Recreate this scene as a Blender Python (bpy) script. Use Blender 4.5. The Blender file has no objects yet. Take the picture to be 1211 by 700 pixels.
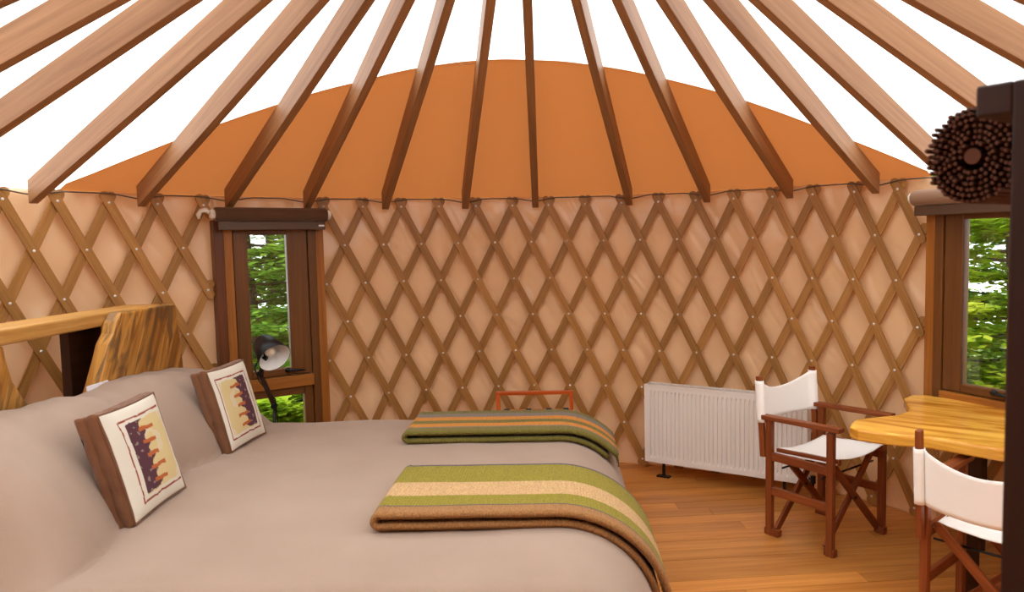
import bpy, math, random
from mathutils import Vector, Matrix, noise
random.seed(7)
sc = bpy.context.scene
COL = sc.collection
PI = math.pi
def R(a): return math.radians(a)
def lin(c):
    out = []
    for v in c:
        v /= 255.0
        out.append(v / 12.92 if v <= 0.04045 else ((v + 0.055) / 1.055) ** 2.4)
    return (*out, 1.0)

# ------------------------------------------------------------------ camera
cd = bpy.data.cameras.new('camera')
cam = bpy.data.objects.new('camera', cd)
COL.objects.link(cam)
pch, rol = -0.07375, 0.01857
F_ = Vector((0, math.cos(pch), math.sin(pch)))
U_ = Vector((0, -math.sin(pch), math.cos(pch)))
X_ = Vector((1, 0, 0))
rt = X_ * math.cos(rol) - U_ * math.sin(rol)
up = X_ * math.sin(rol) + U_ * math.cos(rol)
CAM = Vector((0.2771, -2.8517, 1.79))
m = Matrix((rt, up, -F_)).transposed().to_4x4()
m.translation = CAM
cam.matrix_world = m
cd.sensor_fit = 'HORIZONTAL'
cd.sensor_width = 36.0
cd.lens = 36.0 * 876.14 / 1211.0
cd.shift_x = -56.836 / 1211.0
cd.clip_start = 0.02
cd.dof.use_dof = True
cd.dof.focus_distance = 5.2
cd.dof.aperture_fstop = 5.0
sc.camera = cam

# ------------------------------------------------------------------ light: an overcast sky
w = bpy.data.worlds.new('sky')
sc.world = w
w.use_nodes = True
bg = w.node_tree.nodes['Background']
bg.inputs['Color'].default_value = (0.97, 0.99, 1.0, 1)
bg.inputs['Strength'].default_value = 2.6
sd = bpy.data.lights.new('sun', 'SUN')
sd.energy = 0.5
sd.angle = R(25)
sd.color = (1.0, 0.95, 0.86)
sun = bpy.data.objects.new('sun', sd)
sun.rotation_euler = (R(-30), R(-14), 0)
COL.objects.link(sun)
vs = sc.view_settings
vs.view_transform = 'Standard'
vs.look = 'None'
vs.exposure = 0.52
vs.gamma = 1.0
vs.use_curve_mapping = False

# ------------------------------------------------------------------ materials
class NT:
    def __init__(s, name):
        s.m = bpy.data.materials.new(name); s.m.use_nodes = True
        s.t = s.m.node_tree; s.n = s.t.nodes; s.l = s.t.links
        s.b = s.n['Principled BSDF']; s.o = s.n['Material Output']
    def add(s, ty, **k):
        nd = s.n.new(ty)
        for a, v in k.items(): setattr(nd, a, v)
        return nd
    def link(s, a, b): s.l.new(a, b)
    def ramp(s, fac, stops):
        r = s.add('ShaderNodeValToRGB'); e = r.color_ramp.elements
        e[0].position, e[0].color = stops[0]; e[1].position, e[1].color = stops[-1]
        for p, c in stops[1:-1]:
            q = e.new(p); q.color = c
        s.link(fac, r.inputs[0]); return r.outputs[0]
    def bump(s, h, st, dist=0.01):
        b = s.add('ShaderNodeBump'); b.inputs['Strength'].default_value = st; b.inputs['Distance'].default_value = dist
        s.link(h, b.inputs['Height']); s.link(b.outputs[0], s.b.inputs['Normal']); return b

def plain(name, col, rough=0.5, metal=0.0, spec=0.5):
    t = NT(name)
    t.b.inputs['Base Color'].default_value = col if len(col) == 4 else lin(col)
    t.b.inputs['Roughness'].default_value = rough; t.b.inputs['Metallic'].default_value = metal
    t.b.inputs['Specular IOR Level'].default_value = spec
    return t.m

def wood(name, c1, c2, rough=0.4, sx=1.3, sy=26, vary=0.25, dark=None, coat=0.0, dist=0.6, contrast=(0.3, 0.7), patch=None):
    t = NT(name)
    uv = t.add('ShaderNodeTexCoord'); oi = t.add('ShaderNodeObjectInfo')
    mp = t.add('ShaderNodeMapping'); mp.inputs['Scale'].default_value = (sx, sy, 1)
    t.link(uv.outputs['UV'], mp.inputs[0])
    mul = t.add('ShaderNodeMath', operation='MULTIPLY'); mul.inputs[1].default_value = 57.0
    t.link(oi.outputs['Random'], mul.inputs[0])
    ad = t.add('ShaderNodeVectorMath', operation='ADD')
    cb = t.add('ShaderNodeCombineXYZ'); t.link(mul.outputs[0], cb.inputs[0]); t.link(mul.outputs[0], cb.inputs[2])
    t.link(mp.outputs[0], ad.inputs[0]); t.link(cb.outputs[0], ad.inputs[1])
    n = t.add('ShaderNodeTexNoise'); n.inputs['Scale'].default_value = 1.6; n.inputs['Detail'].default_value = 7
    n.inputs['Distortion'].default_value = dist; n.inputs['Roughness'].default_value = 0.6
    t.link(ad.outputs[0], n.inputs['Vector'])
    stops = [(contrast[0], lin(c1)), (contrast[1], lin(c2))]
    if dark: stops = [(contrast[0] - 0.06, lin(dark))] + [(contrast[0] + 0.06, lin(c1)), (contrast[1], lin(c2))]
    col = t.ramp(n.outputs['Fac'], stops)
    if patch:                       # weathered grey-brown figure in the timber
        mp2 = t.add('ShaderNodeMapping'); mp2.inputs['Scale'].default_value = (1.5, 5.5, 1); mp2.inputs['Location'].default_value = (0.35, 0.2, 0)
        t.link(uv.outputs['UV'], mp2.inputs[0])
        n3 = t.add('ShaderNodeTexNoise'); n3.inputs['Scale'].default_value = 1.7; n3.inputs['Detail'].default_value = 6; n3.inputs['Distortion'].default_value = 1.5
        t.link(mp2.outputs[0], n3.inputs['Vector'])
        f = t.ramp(n3.outputs['Fac'], [(0.50, (0, 0, 0, 1)), (0.60, (0.75, 0.75, 0.75, 1))])
        mxc = t.add('ShaderNodeMix', data_type='RGBA'); t.link(f, mxc.inputs[0]); t.link(col, mxc.inputs[6]); mxc.inputs[7].default_value = lin(patch)
        col = mxc.outputs[2]
    hs = t.add('ShaderNodeHueSaturation')
    mr = t.add('ShaderNodeMapRange'); mr.inputs[3].default_value = 1 - vary; mr.inputs[4].default_value = 1 + vary
    t.link(oi.outputs['Random'], mr.inputs[0]); t.link(mr.outputs[0], hs.inputs['Value'])
    t.link(col, hs.inputs['Color']); t.link(hs.outputs[0], t.b.inputs['Base Color'])
    t.b.inputs['Roughness'].default_value = rough
    t.b.inputs['Specular IOR Level'].default_value = 0.3
    t.b.inputs['Coat Weight'].default_value = coat; t.b.inputs['Coat Roughness'].default_value = 0.2
    t.bump(n.outputs['Fac'], 0.12, 0.004)
    return t.m

def fabric(name, c, rough=0.9, scale=350, st=0.25, c2=None, sheen=0.2, pscale=3.0):
    t = NT(name)
    tc = t.add('ShaderNodeTexCoord')
    n = t.add('ShaderNodeTexNoise'); n.inputs['Scale'].default_value = pscale; n.inputs['Detail'].default_value = 5
    t.link(tc.outputs['Object'], n.inputs['Vector'])
    c2 = c2 or tuple(min(255, v * 1.05) for v in c)
    t.link(t.ramp(n.outputs['Fac'], [(0.3, lin(c)), (0.7, lin(c2))]), t.b.inputs['Base Color'])
    n2 = t.add('ShaderNodeTexNoise'); n2.inputs['Scale'].default_value = scale; n2.inputs['Detail'].default_value = 2
    t.link(tc.outputs['Object'], n2.inputs['Vector'])
    t.bump(n2.outputs['Fac'], st, 0.003)
    t.b.inputs['Roughness'].default_value = rough; t.b.inputs['Sheen Weight'].default_value = sheen
    t.b.inputs['Specular IOR Level'].default_value = 0.2
    return t.m

def knit(name, c):
    t = NT(name)
    tc = t.add('ShaderNodeTexCoord')
    wv = t.add('ShaderNodeTexWave', wave_type='BANDS', bands_direction='X'); wv.inputs['Scale'].default_value = 26
    wv.inputs['Distortion'].default_value = 1.2; wv.inputs['Detail'].default_value = 2; wv.inputs['Detail Scale'].default_value = 6
    t.link(tc.outputs['Object'], wv.inputs['Vector'])
    n = t.add('ShaderNodeTexNoise'); n.inputs['Scale'].default_value = 160; n.inputs['Detail'].default_value = 3
    t.link(tc.outputs['Object'], n.inputs['Vector'])
    a = t.add('ShaderNodeMath', operation='ADD'); t.link(wv.outputs['Fac'], a.inputs[0]); t.link(n.outputs['Fac'], a.inputs[1])
    d = lin(tuple(v * 0.82 for v in c)); l = lin(tuple(min(255, v * 1.1) for v in c))
    t.link(t.ramp(n.outputs['Fac'], [(0.3, d), (0.7, l)]), t.b.inputs['Base Color'])
    t.bump(a.outputs[0], 0.35, 0.006)
    t.b.inputs['Roughness'].default_value = 0.95; t.b.inputs['Sheen Weight'].default_value = 0.08
    t.b.inputs['Specular IOR Level'].default_value = 0.1
    return t.m

M = {}
M['lattice'] = wood('lattice_wood', (146, 100, 48), (178, 128, 70), 0.42, 1.2, 30, 0.15)
M['rafter'] = wood('rafter_wood', (134, 92, 58), (162, 117, 78), 0.5, 0.9, 22, 0.06)
M['frame'] = wood('window_frame_wood', (136, 80, 26), (170, 106, 40), 0.42, 1.0, 26, 0.08, coat=0.05)
M['sash'] = wood('sash_wood', (92, 54, 20), (114, 70, 28), 0.42, 1.0, 26, 0.06, coat=0.05)
M['casing'] = wood('shaded_casing_wood', (84, 42, 18), (108, 58, 26), 0.42, 1.0, 26, 0.06, coat=0.05)  # dark tone paints shade on the left casing; beads share it
M['floor'] = wood('floor_wood', (172, 104, 42), (208, 142, 70), 0.38, 0.8, 14, 0.2, coat=0.05)
M['board'] = wood('live_edge_wood', (150, 96, 36), (206, 150, 74), 0.5, 0.8, 7, 0.04, dark=(96, 70, 44), dist=1.2, contrast=(0.36, 0.64), patch=(92, 70, 48))
M['shelf'] = wood('shelf_wood', (168, 118, 54), (206, 156, 88), 0.45, 1.0, 14, 0.04, dist=0.9)
M['table'] = wood('table_wood', (186, 118, 30), (240, 184, 78), 0.25, 0.7, 5, 0.02, dark=(132, 78, 26), coat=0.3, dist=0.8, contrast=(0.34, 0.62))
M['dark'] = wood('dark_board_wood', (48, 24, 12), (66, 36, 18), 0.6, 1.0, 20, 0.05)
M['post'] = wood('dark_post_wood', (34, 13, 5), (44, 18, 7), 0.6, 1.0, 18, 0.05)
M['teak'] = wood('chair_wood', (104, 48, 20), (144, 76, 36), 0.42, 1.4, 24, 0.08, coat=0.0)
M['rack'] = wood('rack_wood', (176, 70, 18), (206, 96, 32), 0.3, 1.2, 22, 0.05, coat=0.3)
M['reed'] = wood('reed_wood', (52, 26, 13), (92, 50, 28), 0.8, 1.2, 20, 0.05)
M['canvas'] = fabric('chair_canvas', (242, 240, 234), 0.85, 500, 0.25, (248, 246, 242))
M['bed'] = fabric('bedspread_cloth', (150, 127, 110), 0.95, 260, 0.35, (156, 133, 116), 0.1)
M['base'] = fabric('bed_base_cloth', (120, 96, 80))
M['brownfab'] = fabric('cushion_brown', (104, 66, 42), 0.9, 200, 0.5, (126, 84, 56))
M['white'] = plain('white_enamel', (232, 226, 218), 0.35)
M['black'] = plain('black_metal', (20, 19, 20), 0.42, 0.0, 0.35)
M['lampwhite'] = plain('lamp_inner_white', (236, 234, 230), 0.5)
M['steel'] = plain('bolt_steel', (226, 224, 220), 0.35, 0.0)
M['cable'] = plain('cable_steel', (96, 88, 80), 0.5, 0.7)
M['strap'] = fabric('black_webbing', (40, 36, 40), 0.8, 400, 0.3)
M['blind'] = fabric('blind_cloth', (84, 58, 38), 0.8, 300, 0.2, (92, 64, 43))
M['bar'] = plain('blind_bar', (80, 54, 34), 0.5)
M['blindpale'] = fabric('pale_blind_cloth', (140, 108, 84), 0.8, 300, 0.2)
M['plaster'] = fabric('white_cord', (226, 220, 208), 0.8, 200, 0.2)
M['paper'] = plain('white_paper', (235, 236, 244), 0.7)
M['bark'] = wood('bark', (70, 58, 46), (104, 92, 78), 0.9, 3, 12, 0.1)
M['bulb'] = plain('bulb_glass', (240, 232, 214), 0.15)
M['soil'] = fabric('meadow_soil', (84, 96, 44), 1.0, 30, 0.6, (112, 122, 60), 0.0, 0.8)

def vinyl():
    t = NT('wall_vinyl')
    tc = t.add('ShaderNodeTexCoord')
    n = t.add('ShaderNodeTexNoise'); n.inputs['Scale'].default_value = 1.2; n.inputs['Detail'].default_value = 3
    t.link(tc.outputs['Object'], n.inputs['Vector'])
    t.link(t.ramp(n.outputs['Fac'], [(0.3, lin((236, 200, 156))), (0.7, lin((242, 207, 165)))]), t.b.inputs['Base Color'])
    n2 = t.add('ShaderNodeTexNoise'); n2.inputs['Scale'].default_value = 4.2; n2.inputs['Detail'].default_value = 1.2
    n2.inputs['Distortion'].default_value = 1.0
    mp = t.add('ShaderNodeMapping', vector_type='TEXTURE'); mp.inputs['Rotation'].default_value = (0, 0, R(57)); mp.inputs['Scale'].default_value = (3.0, 0.8, 1)
    t.link(tc.outputs['UV'], mp.inputs[0]); t.link(mp.outputs[0], n2.inputs['Vector'])
    t.bump(n2.outputs['Fac'], 0.42, 0.05)
    t.b.inputs['Roughness'].default_value = 0.24; t.b.inputs['Specular IOR Level'].default_value = 0.5
    # daylight soaks through the sheet a little
    tl = t.add('ShaderNodeBsdfTranslucent'); tl.inputs[0].default_value = lin((236, 194, 150))
    mx = t.add('ShaderNodeMixShader'); mx.inputs[0].default_value = 0.2
    t.link(t.b.outputs[0], mx.inputs[1]); t.link(tl.outputs[0], mx.inputs[2]); t.link(mx.outputs[0], t.o.inputs[0])
    return t.m
M['vinyl'] = vinyl()

def membrane(name, dcol, tcol, wt, wtr, trc=(1, 1, 1, 1)):
    # a sheet that lets light through: diffuse + translucent + clear
    t = NT(name); t.n.remove(t.b)
    d = t.add('ShaderNodeBsdfDiffuse'); d.inputs[0].default_value = dcol
    tl = t.add('ShaderNodeBsdfTranslucent'); tl.inputs[0].default_value = tcol
    tr = t.add('ShaderNodeBsdfTransparent'); tr.inputs[0].default_value = trc
    m1 = t.add('ShaderNodeMixShader'); m1.inputs[0].default_value = wt
    t.link(d.outputs[0], m1.inputs[1]); t.link(tl.outputs[0], m1.inputs[2])
    m2 = t.add('ShaderNodeMixShader'); m2.inputs[0].default_value = wtr
    t.link(m1.outputs[0], m2.inputs[1]); t.link(tr.outputs[0], m2.inputs[2])
    t.link(m2.outputs[0], t.o.inputs[0]); return t.m
M['clear'] = membrane('clear_roof_vinyl', (0.8, 0.8, 0.8, 1), (0.9, 0.9, 0.9, 1), 0.8, 0.30, (0.96, 0.97, 0.97, 1))
M['orange'] = membrane('orange_roof_canvas', lin((204, 134, 78)), lin((214, 134, 72)), 0.15, 0.0)

def glass():
    t = NT('window_glass'); t.n.remove(t.b)
    g = t.add('ShaderNodeBsdfGlossy'); g.inputs['Roughness'].default_value = 0.02
    tr = t.add('ShaderNodeBsdfTransparent'); tr.inputs[0].default_value = (0.93, 0.96, 0.94, 1)
    fr = t.add('ShaderNodeFresnel'); fr.inputs[0].default_value = 1.45
    mx = t.add('ShaderNodeMixShader'); t.link(fr.outputs[0], mx.inputs[0])
    t.link(tr.outputs[0], mx.inputs[1]); t.link(g.outputs[0], mx.inputs[2]); t.link(mx.outputs[0], t.o.inputs[0])
    return t.m
M['glass'] = glass()

def leaf(name, c1, c2, c3):
    t = NT(name)
    tc = t.add('ShaderNodeTexCoord'); n = t.add('ShaderNodeTexNoise'); n.inputs['Scale'].default_value = 2.2; n.inputs['Detail'].default_value = 4
    t.link(tc.outputs['Object'], n.inputs['Vector'])
    col = t.ramp(n.outputs['Fac'], [(0.34, lin(c1)), (0.5, lin(c2)), (0.66, lin(c3))])
    t.n.remove(t.b)
    d = t.add('ShaderNodeBsdfDiffuse'); tl = t.add('ShaderNodeBsdfTranslucent'); mx = t.add('ShaderNodeMixShader'); mx.inputs[0].default_value = 0.45
    t.link(col, d.inputs[0]); t.link(col, tl.inputs[0]); t.link(d.outputs[0], mx.inputs[1]); t.link(tl.outputs[0], mx.inputs[2])
    t.link(mx.outputs[0], t.o.inputs[0]); return t.m
M['leaf'] = leaf('beech_leaf', (70, 112, 40), (124, 166, 58), (170, 198, 72))
M['leaf2'] = leaf('bright_leaf', (96, 136, 36), (164, 192, 54), (214, 218, 80))

def printed():
    t = NT('printed_cloth')
    a = t.add('ShaderNodeVertexColor'); a.layer_name = 'print'
    t.link(a.outputs[0], t.b.inputs['Base Color'])
    tc = t.add('ShaderNodeTexCoord'); n2 = t.add('ShaderNodeTexNoise'); n2.inputs['Scale'].default_value = 260
    t.link(tc.outputs['Object'], n2.inputs['Vector']); t.bump(n2.outputs['Fac'], 0.3, 0.004)
    t.b.inputs['Roughness'].default_value = 0.92; t.b.inputs['Specular IOR Level'].default_value = 0.15
    return t.m
M['print'] = printed()

# ------------------------------------------------------------------ mesh builder
class MB:
    def __init__(s): s.v = []; s.f = []; s.uv = []; s.mi = []
    def quad(s, idx, uv=None, mi=0):
        s.f.append(tuple(idx)); s.uv.append(uv or [(0, 0)] * len(idx)); s.mi.append(mi)
    def bar(s, p, q, wd, hg, upv=(0, 0, 1), mi=0, off=0.0, tap=1.0):
        """a rectangular bar from p to q; wd across, hg along upv"""
        p = Vector(p); q = Vector(q); d = q - p; L = d.length; d.normalize()
        u = Vector(upv); side = d.cross(u)
        if side.length < 1e-5: side = d.cross(Vector((1, 0, 0)))
        side.normalize(); u = side.cross(d).normalized()
        b = len(s.v)
        for k, c in ((1, p), (tap, q)):
            for a, e in ((-1, -1), (1, -1), (1, 1), (-1, 1)):
                s.v.append(c + side * (a * wd * k / 2) + u * (e * hg * k / 2))
        w2, h2 = wd, hg
        acc = [0, w2, w2 + h2, 2 * w2 + h2, 2 * w2 + 2 * h2]
        for i in range(4):
            j = (i + 1) % 4
            s.quad((b + i, b + j, b + 4 + j, b + 4 + i), [(off, acc[i]), (off, acc[i + 1]), (off + L, acc[i + 1]), (off + L, acc[i])], mi)
        s.quad((b + 3, b + 2, b + 1, b), [(0, 0), (.02, 0), (.02, hg), (0, hg)], mi)
        s.quad((b + 4, b + 5, b + 6, b + 7), [(0, 0), (.02, 0), (.02, hg), (0, hg)], mi)
        return s
    def box(s, c, size, mi=0):
        c = Vector(c); sx, sy, sz = size
        ax = max(range(3), key=lambda i: size[i])
        d = Vector((0, 0, 0)); d[ax] = size[ax] / 2
        if ax == 2: s.bar(c - d, c + d, sx, sy, (0, 1, 0), mi) if True else 0
        elif ax == 0: s.bar(c - d, c + d, sy, sz, (0, 0, 1), mi)
        else: s.bar(c - d, c + d, sx, sz, (0, 0, 1), mi)
        return s
    def tube(s, pts, r, seg=10, mi=0, caps=True):
        pts = [Vector(p) for p in pts]; n = len(pts)
        rr = r if isinstance(r, (list, tuple)) else [r] * n
        b = len(s.v); prev = None; acc = 0
        for i, p in enumerate(pts):
            d = (pts[min(i + 1, n - 1)] - pts[max(i - 1, 0)]).normalized()
            if prev is None:
                a = Vector((0, 0, 1)) if abs(d.z) < 0.9 else Vector((1, 0, 0))
                side = d.cross(a).normalized()
            else:
                side = (prev - d * prev.dot(d)).normalized()
            prev = side; u = side.cross(d)
            for k in range(seg):
                t = 2 * PI * k / seg
                s.v.append(p + (side * math.cos(t) + u * math.sin(t)) * rr[i])
        for i in range(n - 1):
            L = (pts[i + 1] - pts[i]).length
            for k in range(seg):
                j = (k + 1) % seg; a = b + i * seg
                s.quad((a + k, a + j, a + seg + j, a + seg + k), [(acc, k * .01), (acc, (k + 1) * .01), (acc + L, (k + 1) * .01), (acc + L, k * .01)], mi)
            acc += L
        if caps:
            s.quad([b + k for k in range(seg)][::-1], [(0, 0)] * seg, mi)
            s.quad([b + (n - 1) * seg + k for k in range(seg)], [(0, 0)] * seg, mi)
        return s
    def lathe(s, c, axis, prof, seg=24, mi=0):
        """prof: (distance along axis, radius)"""
        c = Vector(c); d = Vector(axis).normalized()
        a = Vector((0, 0, 1)) if abs(d.z) < 0.9 else Vector((1, 0, 0))
        side = d.cross(a).normalized(); u = side.cross(d); b = len(s.v)
        for h, r in prof:
            for k in range(seg):
                t = 2 * PI * k / seg
                s.v.append(c + d * h + (side * math.cos(t) + u * math.sin(t)) * r)
        for i in range(len(prof) - 1):
            for k in range(seg):
                j = (k + 1) % seg; q = b + i * seg
                s.quad((q + k, q + j, q + seg + j, q + seg + k), None, mi)
        return s
    def prism(s, poly, z0, z1, mi=0, axis='z', uvs=(1, 1)):
        """extrude a polygon (list of 2-D) ; axis z: (x,y), axis x: (y,z) from x=z0 to z1"""
        b = len(s.v); n = len(poly)
        f = (lambda p, h: Vector((p[0], p[1], h))) if axis == 'z' else (lambda p, h: Vector((h, p[0], p[1])))
        for h in (z0, z1):
            for p in poly: s.v.append(f(p, h))
        g = lambda p: (p[0] * uvs[0] + p[1] * 0.0, p[1] * uvs[1])
        s.quad([b + n + i for i in range(n)], [g(p) for p in poly], mi)
        s.quad([b + i for i in range(n)][::-1], [g(p) for p in poly][::-1], mi)
        acc = 0
        for i in range(n):
            j = (i + 1) % n; L = math.dist(poly[i], poly[j])
            s.quad((b + i, b + j, b + n + j, b + n + i), [(acc, 0), (acc + L, 0), (acc + L, abs(z1 - z0)), (acc, abs(z1 - z0))], mi)
            acc += L
        return s
    def grid(s, fn, nu, nv, mi=0, wrapu=False, wrapv=False, us=1.0, vsc=1.0, mif=None):
        b = len(s.v)
        for i in range(nu):
            for j in range(nv): s.v.append(Vector(fn(i, j)))
        for i in range(nu if wrapu else nu - 1):
            for j in range(nv if wrapv else nv - 1):
                i2 = (i + 1) % nu; j2 = (j + 1) % nv
                s.quad((b + i * nv + j, b + i2 * nv + j, b + i2 * nv + j2, b + i * nv + j2),
                       [(i * us, j * vsc), ((i + 1) * us, j * vsc), ((i + 1) * us, (j + 1) * vsc), (i * us, (j + 1) * vsc)],
                       mif(i, j) if mif else mi)
        return s
    def mesh(s, name, mats, smooth=False):
        me = bpy.data.meshes.new(name)
        me.from_pydata([tuple(v) for v in s.v], [], s.f)
        ul = me.uv_layers.new(name='UVMap')
        flat = []
        for u in s.uv:
            for a in u: flat += [a[0], a[1]]
        ul.data.foreach_set('uv', flat)
        for mt in (mats if isinstance(mats, (list, tuple)) else [mats]): me.materials.append(mt)
        me.polygons.foreach_set('material_index', s.mi)
        if smooth: me.polygons.foreach_set('use_smooth', [True] * len(s.f))
        me.update(); return me
    def build(s, name, mats, parent=None, smooth=False, bevel=0.0, seg=2):
        o = bpy.data.objects.new(name, s.mesh(name, mats, smooth)); COL.objects.link(o)
        if parent: o.parent = parent
        if bevel:
            md = o.modifiers.new('bevel', 'BEVEL'); md.width = bevel; md.segments = seg; md.limit_method = 'ANGLE'; md.angle_limit = R(40)
            md.harden_normals = False
        return o

def fixn(o):
    import bmesh
    b = bmesh.new(); b.from_mesh(o.data); bmesh.ops.recalc_face_normals(b, faces=b.faces); b.to_mesh(o.data); b.free(); return o
def tag(o, label=None, cat=None, group=None, kind=None):
    if label: o['label'] = label
    if cat: o['category'] = cat
    if group: o['group'] = group
    if kind: o['kind'] = kind
    return o
def empty(name, loc=(0, 0, 0), rz=0.0, **k):
    o = bpy.data.objects.new(name, None); COL.objects.link(o); o.location = loc; o.rotation_euler = (0, 0, rz)
    o.empty_display_size = 0.1
    return tag(o, **k)
def link_copy(o, parent=None):
    c = o.copy(); COL.objects.link(c); c.parent = parent; return c
def sm(a, b, x):
    t = min(1, max(0, (x - a) / (b - a))); return t * t * (3 - 2 * t)

# ------------------------------------------------------------------ structure: ground, floor
RAD = 3.05
RW = RAD + 0.045          # wall vinyl
ZT = 2.145                # wall top
g = MB(); g.grid(lambda i, j: (-16 + 32 * i / 40, -16 + 32 * j / 40, -0.55 + 0.1 * noise.noise(Vector((i * .3, j * .3, 0)))), 41, 41)
tag(g.build('ground', M['soil'], smooth=True), kind='structure')

fl = empty('floor', kind='structure')
fb = MB(); fb.prism([(3.18 * math.cos(2 * PI * k / 72), 3.18 * math.sin(2 * PI * k / 72)) for k in range(72)], -0.16, -0.024)
fb.build('floor_deck', M['dark'], fl)
PA = R(5.0); PWD = 0.128
pd = Vector((math.cos(PA), math.sin(PA), 0)); pn = Vector((-math.sin(PA), math.cos(PA), 0))
rr = random.Random(3)
k = -24
while k <= 24:
    c = k * PWD; edge = min(max(0.0, abs(c) - PWD / 2), 3.09)
    half = math.sqrt(max(0.0, 3.10 ** 2 - edge ** 2))
    if half > 0.15:
        x0 = -half; cuts = []
        x = -half + rr.uniform(0.6, 3.2)
        while x < half - 0.5: cuts.append(x); x += rr.uniform(2.0, 3.4)
        for x1 in cuts + [half]:
            pb = MB(); dz = rr.uniform(-0.0006, 0.0006)
            pb.bar(pd * (x0 + 0.001) + pn * c + Vector((0, 0, -0.0122 + dz)), pd * (x1 - 0.001) + pn * c + Vector((0, 0, -0.0122 + dz)), PWD - 0.0022, 0.0236, off=rr.uniform(0, 20))
            pb.build('plank', M['floor'], fl)
            x0 = x1
    k += 1

# ------------------------------------------------------------------ structure: vinyl wall
W1C, W2C, WH = R(126.25), R(26.2), R(7.0)     # window centres and half angle
def wall_off(th, z):
    p = Vector((th * 5.0, z * 2.0, 0.0))
    o = 0.012 * noise.noise(p * 0.8)
    s = (th * 3.05) * 0.75 + z * 0.8
    n2 = noise.noise(Vector((s * 4.6, (z - th * 2.0) * 0.9, 5.0)))
    o += 0.018 * (abs(n2) ** 0.7) * (1 if n2 > 0 else -0.5) * (0.5 + 0.5 * sm(1.7, 0.9, z))
    o += 0.012 * noise.noise(Vector((th * 34, z * 4.5, 2.0))) * sm(1.5, 2.1, z)
    return max(o, -0.024)
def wall_panel(name, t0, t1, z0, z1, parent=None, dens=110):
    nu = max(4, int((t1 - t0) * dens)); nv = max(3, int((z1 - z0) * 40))
    def fn(i, j):
        th = t0 + (t1 - t0) * i / (nu - 1); z = z0 + (z1 - z0) * j / (nv - 1)
        r = RW + wall_off(th, z)
        return (r * math.cos(th), r * math.sin(th), z)
    o = MB().grid(fn, nu, nv, us=RW * (t1 - t0) / (nu - 1), vsc=(z1 - z0) / (nv - 1)).build(name, M['vinyl'], parent, smooth=True)
    s = o.modifiers.new('thick', 'SOLIDIFY'); s.thickness = 0.004; s.offset = 1
    return o
wb = tag(wall_panel('wall_back', W2C + WH - R(.6), W1C - WH + R(.6), -0.01, ZT, dens=170), kind='structure')
wl = tag(wall_panel('wall_left', W1C + WH - R(.6), R(235), -0.01, ZT, dens=150), kind='structure')
wf = tag(wall_panel('wall_front', R(235), R(360) + W2C - WH + R(.6), -0.01, ZT, dens=60), kind='structure')
wall_panel('wall_panel', W1C - WH + R(.6), W1C + WH - R(.6), 1.97, ZT, wl)
wall_panel('wall_panel', W2C - WH + R(.6), W2C + WH - R(.6), 1.97, ZT, wb)
wall_panel('wall_panel', W2C - WH + R(.6), W2C + WH - R(.6), -0.01, 0.80, wb)

# ------------------------------------------------------------------ structure: roof
AP = Vector((0.16, 0.0, 3.60))
RING = 0.42
def roof_pt(r, th, dz=0.0):
    """roof surface: straight from wall rim to the crown ring"""
    b = Vector((RW * math.cos(th), RW * math.sin(th), ZT + 0.01))
    t = r / RW
    return Vector((AP.x * (1 - t) + b.x * t, AP.y * (1 - t) + b.y * t, AP.z + 0.045 + (b.z - AP.z - 0.045) * t + dz))
ce = empty('ceiling', kind='structure')
NTH = 160
def yb(x): return 1.64 + 0.031 * x              # front edge of the orange cover
def bound(th):
    """radius at which the roof crosses the back edge line (None: no crossing)"""
    lo, hi = 0.3, RW
    f = lambda r: (lambda p: p.y - yb(p.x))(roof_pt(r, th))
    if f(hi) < 0: return None
    for _ in range(40):
        mid = (lo + hi) / 2
        if f(mid) > 0: hi = mid
        else: lo = mid
    return hi
# clear panels, orange canvas at the back; unseen front strip added to block light
def bound_blocker(th):
    lo, hi = 0.3, RW
    f = lambda r: -roof_pt(r, th).y - 2.1
    if f(hi) < 0: return None
    for _ in range(40):
        mid = (lo + hi) / 2
        if f(mid) > 0: hi = mid
        else: lo = mid
    return hi
def edge_r(th):
    b = bound(th)
    if b is None: b = bound_blocker(th)
    return b
cl = MB(); cl.grid(lambda i, j: roof_pt(RING + ((edge_r(2 * PI * i / NTH) or RW) - RING) * j / 12, 2 * PI * i / NTH), NTH, 13, wrapu=True)
cl.build('clear_roof_panel', M['clear'], ce, smooth=True)
dm = MB(); dm.grid(lambda i, j: Vector((AP.x, AP.y, AP.z - 0.16)) + Vector((RING * math.cos(j * PI / 16) * math.cos(2 * PI * i / 32), RING * math.cos(j * PI / 16) * math.sin(2 * PI * i / 32), 0.02 + 0.25 * math.sin(j * PI / 16))), 32, 9, wrapu=True)
dm.build('crown_dome', M['clear'], ce, smooth=True)
def orange(bf, name):
    ths = [2 * PI * i / 720 for i in range(720) if bf(2 * PI * i / 720)]
    ts = sorted(ths); t0, t1 = ts[0], ts[-1]; n = 160
    def fn(i, j):
        th = t0 + (t1 - t0) * i / (n - 1); r0 = bf(th) or RW
        r = (RW + 0.02) + (r0 - 0.03 - RW - 0.02) * j / 24
        sag = 0.008 * noise.noise(Vector((th * 6, r * 1.5, 1))) + 0.004 * noise.noise(Vector((th * 20, r * 5, 3))) * sm(2.6, 3.1, r)
        return roof_pt(r, th, -0.004 + sag)
    o = MB().grid(fn, n, 25).build(name, M['orange'], ce, smooth=True)
    return o
orange(bound, 'orange_roof_cover'); orange(bound_blocker, 'orange_roof_cover')  # second cover is added behind the camera to cut the light there

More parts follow.
